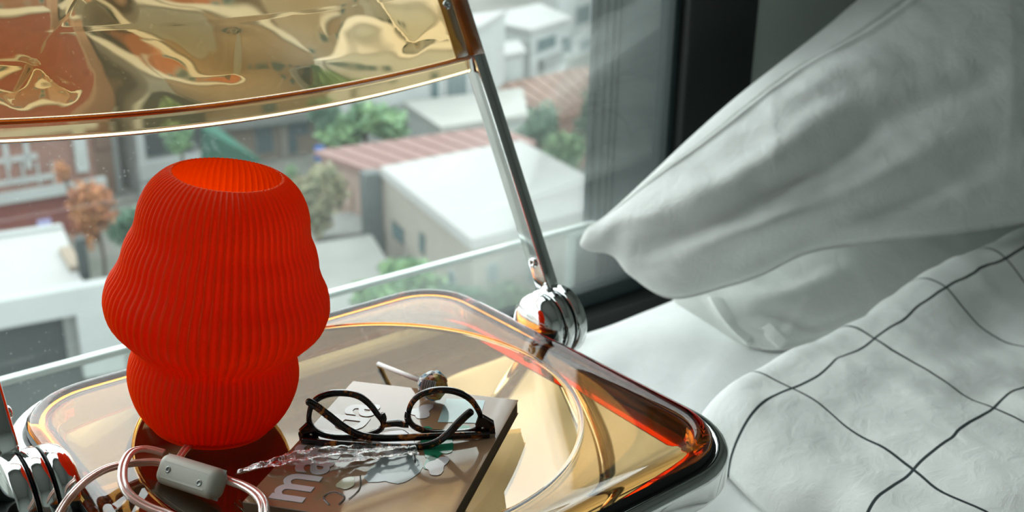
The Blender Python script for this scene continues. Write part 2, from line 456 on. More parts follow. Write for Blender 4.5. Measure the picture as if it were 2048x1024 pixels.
for i in range(n):
    i2 = (i+1) % n; fs.append(((k-1)*n+i, (k-1)*n+i2, o+(k-1)*n+i2, o+(k-1)*n+i)); fs.append((i2, i, o+i, o+i2))
tag(mesh('lamp_shade', vs, fs, M_ORANGE, lamp), 'ribbed orange-red open-topped shade')
lathe('lamp_base', [(.001, 0), (.047, 0), (.049, .0012), (.050, .007), (.045, .010), (.001, .010)], M_ORANGE, lamp, 96, LM, capped=True)
lathe('bulb_holder', [(.001, .010), (.017, .010), (.017, .045), (.013, .050), (.001, .050)], M_WHITEPAINT, lamp, 32, LM)
# clear cord and switch
t = NT('clear_cord'); b = t.n('BsdfPrincipled', Roughness=.18, IOR=1.45)
b.inputs['Base Color'].default_value = (.93, .66, .56, 1); b.inputs['Transmission Weight'].default_value = .55
M_CORD = t.surf(b)
M_COPPER = P('copper_strand', (.72, .34, .22), .35, .7)
def cord(pxs, r=.0019):
    pts = spline([onz(x, y, z) for x, y, z in pxs], 10)
    fr = frames(pts)
    for s in (-1, 1):
        o = tube('power_cord', [p+f[1]*(s*r*.8) for p, f in zip(pts, fr)], r, M_CORD, lamp, n=10)
        tube('copper_wire', [p+f[1]*(s*r*.8) for p, f in zip(pts, fr)], r*.42, M_COPPER, o, n=6)
cord([(328, 906, .458), (306, 900, .460), (285, 898, .462), (262, 905, .466), (247, 930, .468), (246, 965, .466), (262, 992, .462), (297, 1014, .458), (335, 1028, .456), (385, 1050, .455)])
cord([(326, 929, .455), (306, 926, .456), (262, 929, .458), (216, 939, .461), (176, 961, .463), (146, 990, .462), (122, 1022, .458), (108, 1055, .455)], .0015)
cord([(326, 924, .459), (306, 921, .460), (262, 924, .461), (216, 933, .464), (176, 955, .466), (143, 986, .465), (119, 1020, .461), (102, 1055, .458)], .0012)
cord([(440, 955, .455), (460, 962, .456), (490, 973, .459), (515, 990, .461), (527, 1012, .461), (527, 1045, .458)], .0021)
cord([(400, 872, .447), (382, 886, .446), (366, 905, .446), (350, 930, .446)], .0018)
# inline switch, lying on its rocker with the screw side showing
a_ = onz(318, 935, .452); b_ = onz(452, 977, .456)
ax = (b_-a_).normalized(); cen = (a_+b_)/2 + V(0, 0, .001)
tow = (CAM-cen); nrm = (tow-ax*tow.dot(ax)).normalized()
nrm = (nrm+V(0, 0, -.10)).normalized(); nrm = (nrm-ax*nrm.dot(ax)).normalized(); side = nrm.cross(ax)
SM = Matrix((ax, side, nrm)).transposed().to_4x4(); SM.translation = cen
M_SWITCH = P('cream_plastic', (.66, .65, .57), .45)
sw = box('inline_switch', (-.0290, -.0112, -.0085), (.0290, .0112, .0085), M_SWITCH, lamp, SM, bevel=.0072, seg=6, smooth=True)
tag(sw, 'cream plastic inline switch with two screws')
box('switch_plate', (-.021, -.0065, .0079), (.021, .0060, .0084), M_SWITCH, sw, SM, bevel=.0002)
box('switch_seam', (-.0287, -.0110, -.0012), (.0287, .0110, -.0008), P('seam_grey', (.40, .40, .36), .6), sw, SM, bevel=.0001)
for xx, yy in ((-.0155, .0005), (.0160, -.0020)):
    lathe('screw', [(.0023, 0), (.0023, .0006), (.0016, .0006), (.0013, .0001), (.0003, .0001)], P('dull_steel', (.35, .36, .35), .35, .9), sw, 16, SM @ Matrix.Translation(V(xx, yy, .0084)))

# ================================================================= BOOK
NLc = onz(486, 1003, .4565); FRc = onz(1037, 797, .4600)
bth = math.radians(35.5)
bl_ = V(math.cos(bth), math.sin(bth), 0); bs_ = V(math.sin(bth), -math.cos(bth), 0)
dg = FRc-NLc; BLn, BSn = dg.dot(bl_), dg.dot(bs_)
bn0 = bl_.cross(bs_)                                       # points down
bl3 = (bl_+V(0, 0, -.012)).normalized(); bs3 = (bs_+V(0, 0, .030)).normalized(); bn = bs3.cross(bl3).normalized()
BM = Matrix((bl3, bn.cross(bl3), bn)).transposed().to_4x4(); BM.translation = NLc
# local: x along long edge (near to far), y towards the left edge (negative = across the cover), z up; top cover at z=0
BT = .0125
book = thing('paperback_book', NLc-V(0, 0, BT), 'tan landscape comic paperback with white lowercase title lying under the glasses', 'book')
M_COVER = P('glossy_tan_cover', (.36, .215, .125), .10, var=(18, .06))
M_COVER.node_tree.nodes['Principled BSDF'].inputs['Coat Weight'].default_value = .6
M_COVER.node_tree.nodes['Principled BSDF'].inputs['Coat Roughness'].default_value = .05
t = NT('page_edges'); b = t.n('BsdfPrincipled', Roughness=.8)
t.set(b, 'Base Color', t.ramp(t.noise(60, 4, .6, t.coord('Object', (1, 1, 60))), [(.35, (.16, .12, .085)), (.7, (.30, .24, .17))])); M_PAGES = t.surf(b)
box('front_cover', (0, -BSn, -.0006), (BLn, 0, 0), M_COVER, book, BM, bevel=.0002)
box('back_cover', (0, -BSn, -BT), (BLn, 0, -BT+.0006), M_COVER, book, BM, bevel=.0002)
box('page_block', (.0006, -BSn+.0008, -BT+.0006), (BLn-.0008, -.0008, -.0006), M_PAGES, book, BM)
box('spine', (-.0008, -BSn, -BT), (.0006, 0, 0), P('spine_card', (.20, .135, .09), .35), book, BM, bevel=.0004)
def flat_print(name, poly, mat, parent, M, z=.0004, th=.00025):
    n = len(poly); vs = [M @ V(x, y, z) for x, y in poly]+[M @ V(x, y, z-th) for x, y in poly]
    fs = [tuple(range(n)), tuple(range(2*n-1, n-1, -1))]+[(i, n+i, n+(i+1) % n, (i+1) % n) for i in range(n)]
    return mesh(name, vs, fs, mat, parent, smooth=False)
def text_mesh(name, s, size, M, mat, parent, offset=0.0, th=.0002, squash=1.0):
    cu = bpy.data.curves.new(name, 'FONT'); cu.body = s; cu.size = size; cu.offset = offset; cu.extrude = th; cu.resolution_u = 4
    ob = bpy.data.objects.new(name, cu); COL.objects.link(ob)
    dg_ = bpy.context.evaluated_depsgraph_get(); dg_.update()
    me = bpy.data.meshes.new_from_object(ob.evaluated_get(dg_)); bpy.data.objects.remove(ob)
    for v in me.vertices: v.co = M @ V(v.co.x*squash, v.co.y, v.co.z)
    me.materials.clear(); me.name = name
    return link(name, me, mat, parent), me
def gloss(name, c): 
    m_ = P(name, c, .12); m_.node_tree.nodes['Principled BSDF'].inputs['Coat Weight'].default_value = .6; return m_
M_INKW = gloss('white_ink', (.74, .71, .74)); M_INKB = gloss('pale_blue_ink', (.50, .72, .74)); M_INKD = gloss('dark_ink', (.06, .06, .06)); M_INKG = gloss('green_ink', (.03, .30, .16)); M_INKT = gloss('teal_grey_ink', (.36, .43, .44))
# title along the long edge: letter tops towards the left edge
TS = .052
text_mesh('title', 'mafalda', TS, BM @ Matrix.Translation(V(.006, -.0395, .0004)), M_INKW, book, offset=.0011, squash=(BLn-.012)/(TS*3.66))
text_mesh('volume_number', '2', .011, BM @ axisM(V(-.0010, -.016, -BT+.0018), (-1, 0, 0)) @ Matrix.Rotation(0, 4, 'Z'), M_INKW, book, offset=.0003)
# printed shapes: pale blue panel, green leaves, grey cloud
flat_print('cover_print', [(BLn-.052, -.094), (BLn-.012, -.088), (BLn-.008, -.120), (BLn-.046, -.126)], M_INKB, book, BM)
def blob(cx_, cy_, rx, ry, n=22, wob=.15, seed=0, rot=0):
    o = []
    for i in range(n):
        a = 2*math.pi*i/n; q = 1+wob*math.sin(3*a+seed)+wob*.5*math.sin(5*a+seed*2)
        x, y = rx*q*math.cos(a), ry*q*math.sin(a)
        o.append((cx_+x*math.cos(rot)-y*math.sin(rot), cy_+x*math.sin(rot)+y*math.cos(rot)))
    return o
flat_print('cover_print', blob(BLn*.36, -.086, .026, .018, seed=1), M_INKT, book, BM)
flat_print('cover_print', blob(BLn*.53, -.072, .018, .016, seed=2, wob=.06), M_INKW, book, BM, .00045)
flat_print('cover_print', blob(BLn*.56, -.103, .023, .012, seed=.5, rot=.5, wob=.2), M_INKG, book, BM, .00045)
flat_print('cover_print', blob(BLn*.42, -.110, .010, .006, seed=.9, rot=.2), M_INKG, book, BM, .00045)
flat_print('cover_print', blob(BLn*.66, -.112, .014, .007, seed=2.2, rot=-.4), M_INKG, book, BM, .0005)
flat_print('cover_print', blob(BLn*.40, -.115, .013, .007, seed=3, wob=.2), M_INKW, book, BM, .0006)
flat_print('cover_print', blob(BLn*.80, -.076, .012, .008, seed=2.6, wob=.22), M_INKW, book, BM, .00045)
flat_print('cover_print', blob(BLn*.20, -.060, .008, .006, seed=1.6, wob=.1), gloss('straw_ink', (.60, .58, .40)), book, BM, .00065)
def stroke(pts, wd, mat):
    P2 = spline([V(x, y, .0006) for x, y in pts], 6); pr = [(wd, 0), (0, .0002), (-wd, 0), (0, -.0002)]
    v, f = sweep([BM @ p for p in P2], pr); mesh('cover_print', v, f, mat, book)
stroke([(.010, -.060), (.018, -.052), (.026, -.056), (.022, -.066), (.012, -.066)], .0006, M_INKD)
stroke([(.020, -.070), (.034, -.072), (.050, -.066)], .0005, M_INKD)
stroke([(BLn*.40, -.098), (BLn*.47, -.092), (BLn*.50, -.084)], .0006, M_INKD)
stroke([(BLn*.50, -.050), (BLn*.60, -.056), (BLn*.63, -.072), (BLn*.56, -.086)], .0005, M_INKD)

# ================================================================= GLASSES (upside down, folded)
Z8 = lambda X, Y: (560+X/4.096, 680+Y/4.096)
ztop = .4575
def book_z(p): # height of the cover under a point
    return NLc.z - ((p.x-NLc.x)*bn.x+(p.y-NLc.y)*bn.y)/bn.z
gL = onz(*Z8(185, 800), .459); gR = onz(*Z8(1740, 748), .461)
gu = (gR-gL); gu.z = 0; gu.normalize(); gn = V(gu.y, -gu.x, 0)      # gn points towards the camera
gc = (gL+gR)/2
def gp(X, Y, off=0.0):
    return onp(*Z8(X, Y), gc+gn*off, gn)
gls = thing('eyeglasses', gc, 'folded tortoiseshell eyeglasses resting upside down on the book', 'glasses')
t = NT('tortoiseshell'); b = t.n('BsdfPrincipled', Roughness=.12)
n1 = t.noise(95, 3, .6, None, .6)
t.set(b, 'Base Color', t.ramp(n1, [(.52, (.007, .004, .003)), (.58, (.07, .016, .005)), (.64, (.48, .13, .02)), (.74, (.70, .28, .05))]))
b.inputs['Coat Weight'].default_value = .3; M_TORT = t.surf(b)
def rim(name, inner, thick, depth):
    pts = spline([gp(X, Y) for X, Y in inner], 6, True)
    c = sum(pts, Vector())/len(pts); n = len(pts); vs = []; fs = []
    outer = []
    for i, p in enumerate(pts):
        tn = (pts[(i+1) % n]-pts[i-1]).normalized(); nn = tn.cross(gn); nn.normalize()
        if nn.dot(p-c) < 0: nn = -nn
        rel = (p-c).normalized(); w = thick(rel.dot(gu), rel.z)
        prof = [(0, -.4), (0, .4), (.25, .5), (.75, .5), (1, .3), (1, -.3), (.75, -.5), (.25, -.5)]
        for a, d in prof: vs.append(p+nn*(a*w)+gn*(d*depth))
    m_ = 8
    for i in range(n):
        j = (i+1) % n
        for q in range(m_): fs.append((i*m_+q, i*m_+(q+1) % m_, j*m_+(q+1) % m_, j*m_+q))
    return mesh(name, vs, fs, M_TORT, gls), pts
LI = [(258, 640), (278, 545), (330, 490), (420, 458), (540, 455), (640, 480), (720, 540), (780, 615), (822, 672), (805, 722), (700, 762), (560, 776), (420, 772), (325, 745), (277, 700)]
RI = [(1072, 610), (1095, 530), (1160, 465), (1260, 434), (1370, 430), (1470, 455), (1550, 505), (1605, 580), (1624, 640), (1612, 695), (1545, 730), (1400, 742), (1230, 736), (1130, 705), (1085, 665)]
thk = lambda a, b: .0038+.0006*max(0, b)
rl, pL = rim('rim', LI, thk, .0042); rr2, pR = rim('rim', RI, thk, .0042)
tg = NT('lens'); tr = tg.n('BsdfTransparent'); tr.inputs['Color'].default_value = (.97, .98, .97, 1); gg = tg.n('BsdfGlossy', Roughness=.01)
fr_ = tg.n('Fresnel', IOR=1.4); mm = tg.n('MixShader', Fac=tg.math('MULTIPLY', fr_.outputs[0], .5)); tg.t.links.new(tr.outputs[0], mm.inputs[1]); tg.t.links.new(gg.outputs[0], mm.inputs[2]); M_LENS = tg.surf(mm)
for pts in (pL, pR):
    n = len(pts); c = sum(pts, Vector())/n; vs = [p+gn*.0008 for p in pts]+[p-gn*.0008 for p in pts]+[c+gn*.0022, c+gn*.0004]
    fs = [(i, (i+1) % n, 2*n) for i in range(n)]+[(n+(i+1) % n, n+i, 2*n+1) for i in range(n)]
    mesh('lens', vs, fs, M_LENS, gls)
br = spline([gp(X, Y) for X, Y in ((845, 690), (900, 683), (960, 680), (1010, 688), (1055, 690))], 6)
tube('bridge', br, .003, M_TORT, gls, prof=rrect(.0046, .0062, .0018, 3), up=gn)
for pts in (((845, 660), (850, 640), (835, 605)), ((1050, 660), (1042, 630), (1050, 590))):
    tube('nose_pad', spline([gp(X, Y, .0020) for X, Y in pts], 5), .0024, M_TORT, gls, n=10)
def plate(name, poly, d0, d1, mat):
    n = len(poly); vs = [gp(X, Y)+gn*d0 for X, Y in poly]+[gp(X, Y)+gn*d1 for X, Y in poly]
    fs = [tuple(range(n)), tuple(range(2*n-1, n-1, -1))]+[(i, (i+1) % n, n+(i+1) % n, n+i) for i in range(n)]
    bm = bmesh.new(); me = bpy.data.meshes.new('x'); me.from_pydata([tuple(v) for v in vs], [], fs); bm.from_mesh(me)
    bmesh.ops.bevel(bm, geom=list(bm.edges), offset=.0006, segments=2, profile=.5, affect='EDGES')
    return bm_obj(name, bm, mat, gls)
plate('end_piece', [(160, 742), (235, 672), (270, 700), (300, 765), (320, 790), (170, 800)], -.002, .0035, M_TORT)
plate('end_piece', [(1630, 630), (1665, 625), (1745, 672), (1757, 745), (1640, 748), (1600, 720)], -.002, .0035, M_TORT)
def temple(pxs, off):
    pts = spline([gp(X, Y, o) for X, Y, o in pxs], 7)
    n = len(pts); sc = [1.0 if i < n*.55 else 1.0+.08*math.sin((i/n-.55)*6) for i in range(n)]; sc[-1] = .45; sc[-2] = .8
    tube('temple', pts, .003, M_TORT, gls, prof=rrect(.0036, .0056, .0016, 3), up=V(0, 0, 1), scales=sc)
temple([(180, 822, .0055), (400, 848, .012), (700, 868, .0165), (950, 878, .0185), (1150, 872, .019), (1280, 838, .0195), (1380, 765, .020), (1450, 690, .0205), (1520, 622, .0205), (1578, 575, .0205)], 0)
temple([(1715, 775, .0055), (1500, 782, .009), (1200, 792, .011), (950, 802, .012), (800, 802, .0125), (650, 778, .013), (520, 712, .0135), (400, 620, .014), (300, 545, .014), (215, 492, .014)], 0)
for X, Y in ((255, 775), (1660, 722)):
    lathe('hinge_rivet', [(.0009, 0), (.0009, .0004), (.0002, .0005)], M_CHROME, gls, 12, axisM(gp(X, Y, .0036), gn))

# ================================================================= LOLLIPOP
lp = onz(866, 799, ztop+.001); lc = lp+V(0, 0, .0128)
lol = thing('wrapped_lollipop', lp, 'lollipop in blue and orange foil wrapper with white stick behind the glasses', 'lollipop')
t = NT('foil_wrapper'); b = t.n('BsdfPrincipled', Roughness=.28)
co = t.coord()
v1 = t.n('TexVoronoi', Scale=240.); t.t.links.new(co, v1.inputs['Vector'])
sp = t.n('SeparateColor'); t.t.links.new(v1.outputs['Color'], sp.inputs[0])
c1 = t.ramp(sp.outputs[0], [(.0, (.03, .20, .34)), (.30, (.65, .70, .72)), (.52, (.06, .30, .45)), (.72, (.55, .60, .62)), (.86, (.02, .05, .07))], 'CONSTANT')
c2 = t.ramp(sp.outputs[1], [(.0, (.62, .32, .08)), (.35, (.45, .13, .05)), (.6, (.66, .50, .14)), (.8, (.34, .26, .10))], 'CONSTANT')
stick_end = onz(757, 728, .4375)
sd = (stick_end-lc).normalized()
dp = t.n('VectorMath', {'operation': 'DOT_PRODUCT'}); t.t.links.new(t.n('NewGeometry').outputs['Position'], dp.inputs[0]); dp.inputs[1].default_value = sd
side_f = t.math('GREATER_THAN', t.math('ADD', dp.outputs['Value'], t.math('MULTIPLY', t.noise(180, 2), .006)), lc.dot(sd)-.002)
mxr = t.n('Mix', {'data_type': 'RGBA'}); t.t.links.new(side_f, mxr.inputs[0]); t.t.links.new(c2, mxr.inputs[6]); t.t.links.new(c1, mxr.inputs[7])
t.t.links.new(mxr.outputs[2], b.inputs['Base Color']); M_FOIL = t.surf(b)
bm = bmesh.new(); bmesh.ops.create_icosphere(bm, subdivisions=5, radius=1.0)
for v in bm.verts:
    d = v.co.normalized(); k = .0122*(1+.10*noise.noise(d*3.2)+.07*abs(noise.noise(d*7.0))-.03)
    al = d.dot(sd)
    if al > .75: k += (al-.75)*.030
    v.co = lc+d*k
bm_obj('candy_wrapper', bm, M_FOIL, lol, smooth=True)
tube('wrapper_twist', [lc+sd*x for x in (.012, .015, .017, .019, .022)], .004, P('crinkled_film', (.70, .73, .74), .25, bump=(500, .5, .002)), lol, n=16, scales=[1.3, .75, .55, .62, .85])
tube('stick', [lc+sd*.013, stick_end], .0021, P('white_stick', (.83, .82, .80), .5), lol, n=16)
# bar-code label wrapped on the camera side
tc_ = (CAM-lc).normalized(); lab_n = (tc_+sd*.35+V(0, 0, -.10)).normalized(); lx_ = (V(0, 0, 1).cross(lab_n)).normalized(); ly_ = lab_n.cross(lx_)
rot = Matrix.Rotation(math.radians(-8), 3, lab_n); lx_ = rot @ lx_; ly_ = rot @ ly_
M_LABEL = P('white_label', (.72, .70, .68), .35)
def curved(name, x0, x1, y0, y1, r, mat, parent, nx=6, ny=6):
    vs = []; fs = []
    for lay in (0, .0002):
        for j in range(ny+1):
            for i in range(nx+1):
                d = (lab_n+lx_*((x0+(x1-x0)*i/nx)/.0122)+ly_*((y0+(y1-y0)*j/ny)/.0122)).normalized(); vs.append(lc+d*(r-lay))
    w = nx+1; o = w*(ny+1)
    for j in range(ny):
        for i in range(nx):
            q = (j*w+i, j*w+i+1, (j+1)*w+i+1, (j+1)*w+i); fs.append(q); fs.append(tuple(o+k for k in q[::-1]))
    return mesh(name, vs, fs, mat, parent)
lab = curved('label', -.0085, .0045, -.0070, .0050, .01335, M_LABEL, lol)
M_BAR = P('bar_ink', (.03, .03, .03), .5); x = -.0078; random.seed(3)
while x < .0028:
    w = random.choice((.0002, .0003, .0006)); curved('bar', x, x+w, -.0040, .0046, .01345, M_BAR, lab, 1, 4); x += w+random.choice((.0004, .0007))
Mt = Matrix((lx_, ly_, lab_n)).transposed().to_4x4(); Mt.translation = lc+lab_n*.01375-lx_*.0078-ly_*.0068
text_mesh('digits', '69144  5', .0030, Mt, M_BAR, lab, th=.0001)

# ================================================================= CELLOPHANE STRIP
tg = NT('clear_film'); tr = tg.n('BsdfTransparent'); tr.inputs['Color'].default_value = (.95, .95, .94, 1); gg = tg.n('BsdfGlossy', Roughness=.10)
tg.set(gg, 'Normal', tg.bump(tg.noise(260, 3, .6, None, 1.5), .6, .003))
fr_ = tg.n('Fresnel', IOR=1.5); mm = tg.n('MixShader', Fac=tg.math('ADD', tg.math('MULTIPLY', fr_.outputs[0], .9), .06)); tg.t.links.new(tr.outputs[0], mm.inputs[1]); tg.t.links.new(gg.outputs[0], mm.inputs[2]); M_FILM = tg.surf(mm)
cl = spline([onz(x, y, z) for x, y, z in ((476, 946, .449), (530, 931, .459), (590, 918, .4635), (660, 912, .4635), (730, 908, .4635), (790, 905, .463), (835, 902, .462))], 12)
fr0 = frames(cl); vs = []; fs = []; NW = 14
for lay in (0, 1):
    for i, p in enumerate(cl):
        tt = i/(len(cl)-1); w = .0045+.008*math.sin(min(1, tt*1.6)*math.pi*.5)*(1-.55*tt)
        for j in range(NW):
            s = j/(NW-1)*2-1
            z = .0016*noise.noise(V(i*.35, s*2.2, 0))+.0014*math.cos(s*5+i*.12)+(.0018 if abs(s) > .8 else 0)*math.sin(i*1.3)*.3
            z = max(z, -.0010); vs.append(p+fr0[i][1]*(s*w)+V(0, 0, z+.0012-lay*.00012))
kk = len(cl)*NW
for lay in (0, 1):
    for i in range(len(cl)-1):
        for j in range(NW-1):
            q = (lay*kk+i*NW+j, lay*kk+i*NW+j+1, lay*kk+(i+1)*NW+j+1, lay*kk+(i+1)*NW+j); fs.append(q if lay else q[::-1])
film = mesh('plastic_wrapper', vs, fs, M_FILM)
tag(film, 'crumpled clear plastic wrapper lying across the book cover', 'wrapper')

# ================================================================= BED
BZ = .262
bed = thing('bed', (1.45, .0, 0), 'low bed with smooth white fitted sheet beside the chair', 'bed')
box('bed_base', (.72, -1.05, 0), (2.30, .93, .10), M_FLOOR, bed, bevel=.01)
vs = []; fs = []; NXb, NYb = 130, 150
x0, x1, y0, y1 = .672, 2.34, -1.08, .985
def sheet_z(x, y):
    z = BZ+.006*noise.noise(V(x*2.2, y*2.2, 1))+.0065*noise.noise(V(x*2.5+y*2.0, y*15-x*6, 4))
    z -= .10*math.exp(-(x-x0)/.022)*.25
    return z
def rnd_edge(t, r): return 0 if t > r else r-math.sqrt(max(0, r*r-(r-t)**2))
for j in range(NYb):
    for i in range(NXb):
        x = x0+(x1-x0)*(i/(NXb-1))**1.5; y = y1-(y1-y0)*(j/(NYb-1))**1.5
        e = min(x-x0, x1-x, y1-y, y-y0); z = sheet_z(x, y)-rnd_edge(e, .05)
        vs.append(V(x, y, z))
for j in range(NYb-1):
    for i in range(NXb-1): fs.append((j*NXb+i, (j+1)*NXb+i, (j+1)*NXb+i+1, j*NXb+i+1))
bd = [i for i in range(NXb)]+[j*NXb+NXb-1 for j in range(1, NYb)]+[(NYb-1)*NXb+i for i in range(NXb-2, -1, -1)]+[j*NXb for j in range(NYb-2, 0, -1)]
o = len(vs)
for q in bd: vs.append(V(vs[q].x, vs[q].y, .10))
for i in range(len(bd)):
    j = (i+1) % len(bd); fs.append((bd[i], bd[j], o+j, o+i))
fs.append(tuple(o+i for i in range(len(bd)-1, -1, -1)))
tag(mesh('mattress', vs, fs, M_SHEET, bed), 'mattress in a white fitted sheet')

def loft_pillow(name, label, up_px, lo_px, P0, n, bulge, folds, root, nu=170, nt=90, seam=None, back=.6, zmin=None):
    n = n.normalized()
    U = spline([onp(x, y, P0, n) for x, y in up_px], 40); L = spline([onp(x, y, P0, n) for x, y in lo_px], 40)
    def res(pts, k):
        d = [0]
        for a, b in zip(pts, pts[1:]): d.append(d[-1]+(b-a).length)
        o = []; i = 0
        for q in range(k):
            s = d[-1]*(q/(k-1))
            while i < len(d)-2 and d[i+1] < s: i += 1
            o.append(pts[i].lerp(pts[i+1], (s-d[i])/max(1e-9, d[i+1]-d[i])))
        return o
    U, L = res(U, nu), res(L, nu)
    vs = []; fs = []
    for side in (0, 1):
        for i in range(nu):
            s = i/(nu-1); env = min(1, (s/.30))**.75*min(1, ((1-s)/.25)+.0)**.6
            for j in range(nt):
                t_ = j/(nt-1); p = U[i].lerp(L[i], t_)
                c = (max(0, math.sin(math.pi*t_)))**.62
                h = bulge*env*c
                if side == 0:
                    x, y = pix(p+n*h); dz = 0
                    for (ax_, ay_, bx_, by_, wd, amp) in folds:
                        dx, dy = bx_-ax_, by_-ay_; Ln = math.hypot(dx, dy); q = ((x-ax_)*dx+(y-ay_)*dy)/Ln/Ln
                        e = ((x-ax_)*dy-(y-ay_)*dx)/Ln
                        e += 14*math.sin(q*5+ax_)
                        lw = 1/(1+math.exp(-(q+.02)*14))/(1+math.exp((q-1.0)*9))
                        dz += amp*math.exp(-(e/wd)**2)*lw
                    dz += .004*noise.noise(V(p.x*9, p.z*12+p.y*6, 2))+.0022*noise.noise(V(p.x*22+p.z*20, p.z*40-p.x*14, 5))
                    if seam is not None:
                        sm = seam(s); dz -= .012*(1/(1+math.exp((t_-sm)*160))); dz -= .012*math.exp(-((t_-sm)/.013)**2); dz += .005*math.exp(-((t_-sm-.035)/.02)**2)
                    h += dz*min(1, c*1.6)*min(1, env*1.5)
                    p = p+n*h
                else: p = p-n*(h*back)
                if zmin is not None and p.z < zmin: p.z = zmin+.002*c
                if p.y > YW-.02: p.y = YW-.02
                vs.append(p)
    o = nu*nt
    for side in (0, 1):
        for i in range(nu-1):
            for j in range(nt-1):
                q = (side*o+i*nt+j, side*o+i*nt+j+1, side*o+(i+1)*nt+j+1, side*o+(i+1)*nt+j); fs.append(q if side == 0 else q[::-1])
    for i in range(nu-1):
        fs.append((i*nt, (i+1)*nt, o+(i+1)*nt, o+i*nt)); k = nt-1; fs.append(((i+1)*nt+k, i*nt+k, o+i*nt+k, o+(i+1)*nt+k))
    for k in (0, nu-1):
        for j in range(nt-1): 
            q = (k*nt+j, k*nt+j+1, o+k*nt+j+1, o+k*nt+j); fs.append(q[::-1] if k == 0 else q)
    return mesh(name, vs, fs, M_COTTON, root)
# lower pillow lies on the sheet, upper one leans on the wall
r2 = thing('pillow', (1.5, .80, BZ), 'white pillow lying flat on the sheet beneath the propped pillow', 'pillow')
lo2 = loft_pillow('pillow_body', '', [(1335, 585), (1400, 545), (1500, 500), (1650, 440), (1800, 390), (2000, 330), (2200, 280)],
            [(1350, 606), (1420, 650), (1478, 686), (1560, 712), (1680, 690), (1850, 600), (2150, 470)], V(1.3, .8, .300), V(-.10, -.35, 1), .030,
            [(1420, 600, 1560, 700, 10, .006), (1525, 640, 1690, 632, 12, -.008), (1470, 600, 1700, 560, 22, .008), (1540, 680, 1640, 610, 12, .005), (1600, 700, 1680, 650, 10, -.005)], r2, 120, 60, None, .9, BZ+.004)
from mathutils.bvhtree import BVHTree
def on_mesh(o, px_list, lift=.0):
    bv = BVHTree.FromPolygons([v.co[:] for v in o.data.vertices], [p.vertices[:] for p in o.data.polygons]); out = []
    for x, y in px_list:
        h = bv.ray_cast(CAM, ray(x, y).normalized())
        if h[0]: out.append((h[0]+h[1].normalized()*lift, h[1]))
    return out
for pxs in ([(1428, 596), (1440, 618), (1458, 642), (1478, 664), (1500, 684)], [(1530, 655), (1548, 672), (1566, 690), (1580, 704)]):
    hp = on_mesh(lo2, pxs, .0015)
    if len(hp) > 2: tube('hem', spline([p for p, _ in hp], 6), .005, M_COTTON, r2, prof=rrect(.018, .0034, .0015, 3), up=hp[1][1])
r1 = thing('pillow', (1.5, .95, BZ), 'large creased white pillow propped against the wall by the window', 'pillow')
PN = V(-.30, -.55, .78)
loft_pillow('pillow_body', '', [(1160, 484), (1175, 455), (1215, 428), (1300, 350), (1380, 275), (1470, 196), (1560, 125), (1650, 55), (1740, -20), (1880, -120), (2050, -220), (2200, -280)],
            [(1160, 492), (1180, 503), (1224, 512), (1262, 553), (1344, 598), (1456, 574), (1525, 551), (1619, 507), (1744, 488), (1900, 470), (2080, 440), (2230, 400)],
            V(.905, .945, .400), PN, .075,
            [(1280, 520, 1620, 330, 26, -.012), (1300, 440, 1700, 215, 34, .014), (1400, 520, 1880, 300, 34, .016), (1480, 545, 1950, 330, 26, -.012),
             (1500, 400, 1750, 260, 20, -.008), (1620, 470, 1960, 380, 26, .010), (1190, 480, 1290, 430, 16, .008), (1200, 500, 1330, 560, 12, -.006), (1560, 190, 1800, 120, 24, .006), (1700, 300, 2000, 120, 30, -.008)],
            r1, 210, 110, lambda s: .07+.13*min(1, s*2.4)-.018*math.sin(s*22), .35)

# duvet with printed check
t, b = cloth('check_duvet', (.84, .86, .84), .8)
uv = t.n('UVMap'); sx = t.n('SeparateXYZ'); t.t.links.new(uv.outputs[0], sx.inputs[0])
def line(c, w):
    d = t.math('ABSOLUTE', t.math('SUBTRACT', t.math('FRACT', t.math('ADD', c, .5)), .5))
    return t.math('LESS_THAN', d, w)
ln = t.math('MAXIMUM', line(sx.outputs[0], .0095), line(sx.outputs[1], .0105))
old = b.inputs['Base Color'].links[0].from_socket
mxr = t.n('Mix', {'data_type': 'RGBA'}); t.t.links.new(ln, mxr.inputs[0]); t.t.links.new(old, mxr.inputs[6]); mxr.inputs[7].default_value = (.022, .035, .036, 1)
t.t.links.new(mxr.outputs[2], b.inputs['Base Color']); M_DUVET = t.surf(b)
duv = thing('duvet', (1.3, .1, BZ), 'white duvet printed with thin black check spread over the bed', 'duvet')
NUd, NVd = 150, 150; top_v, bot_v, uvs = [], [], []
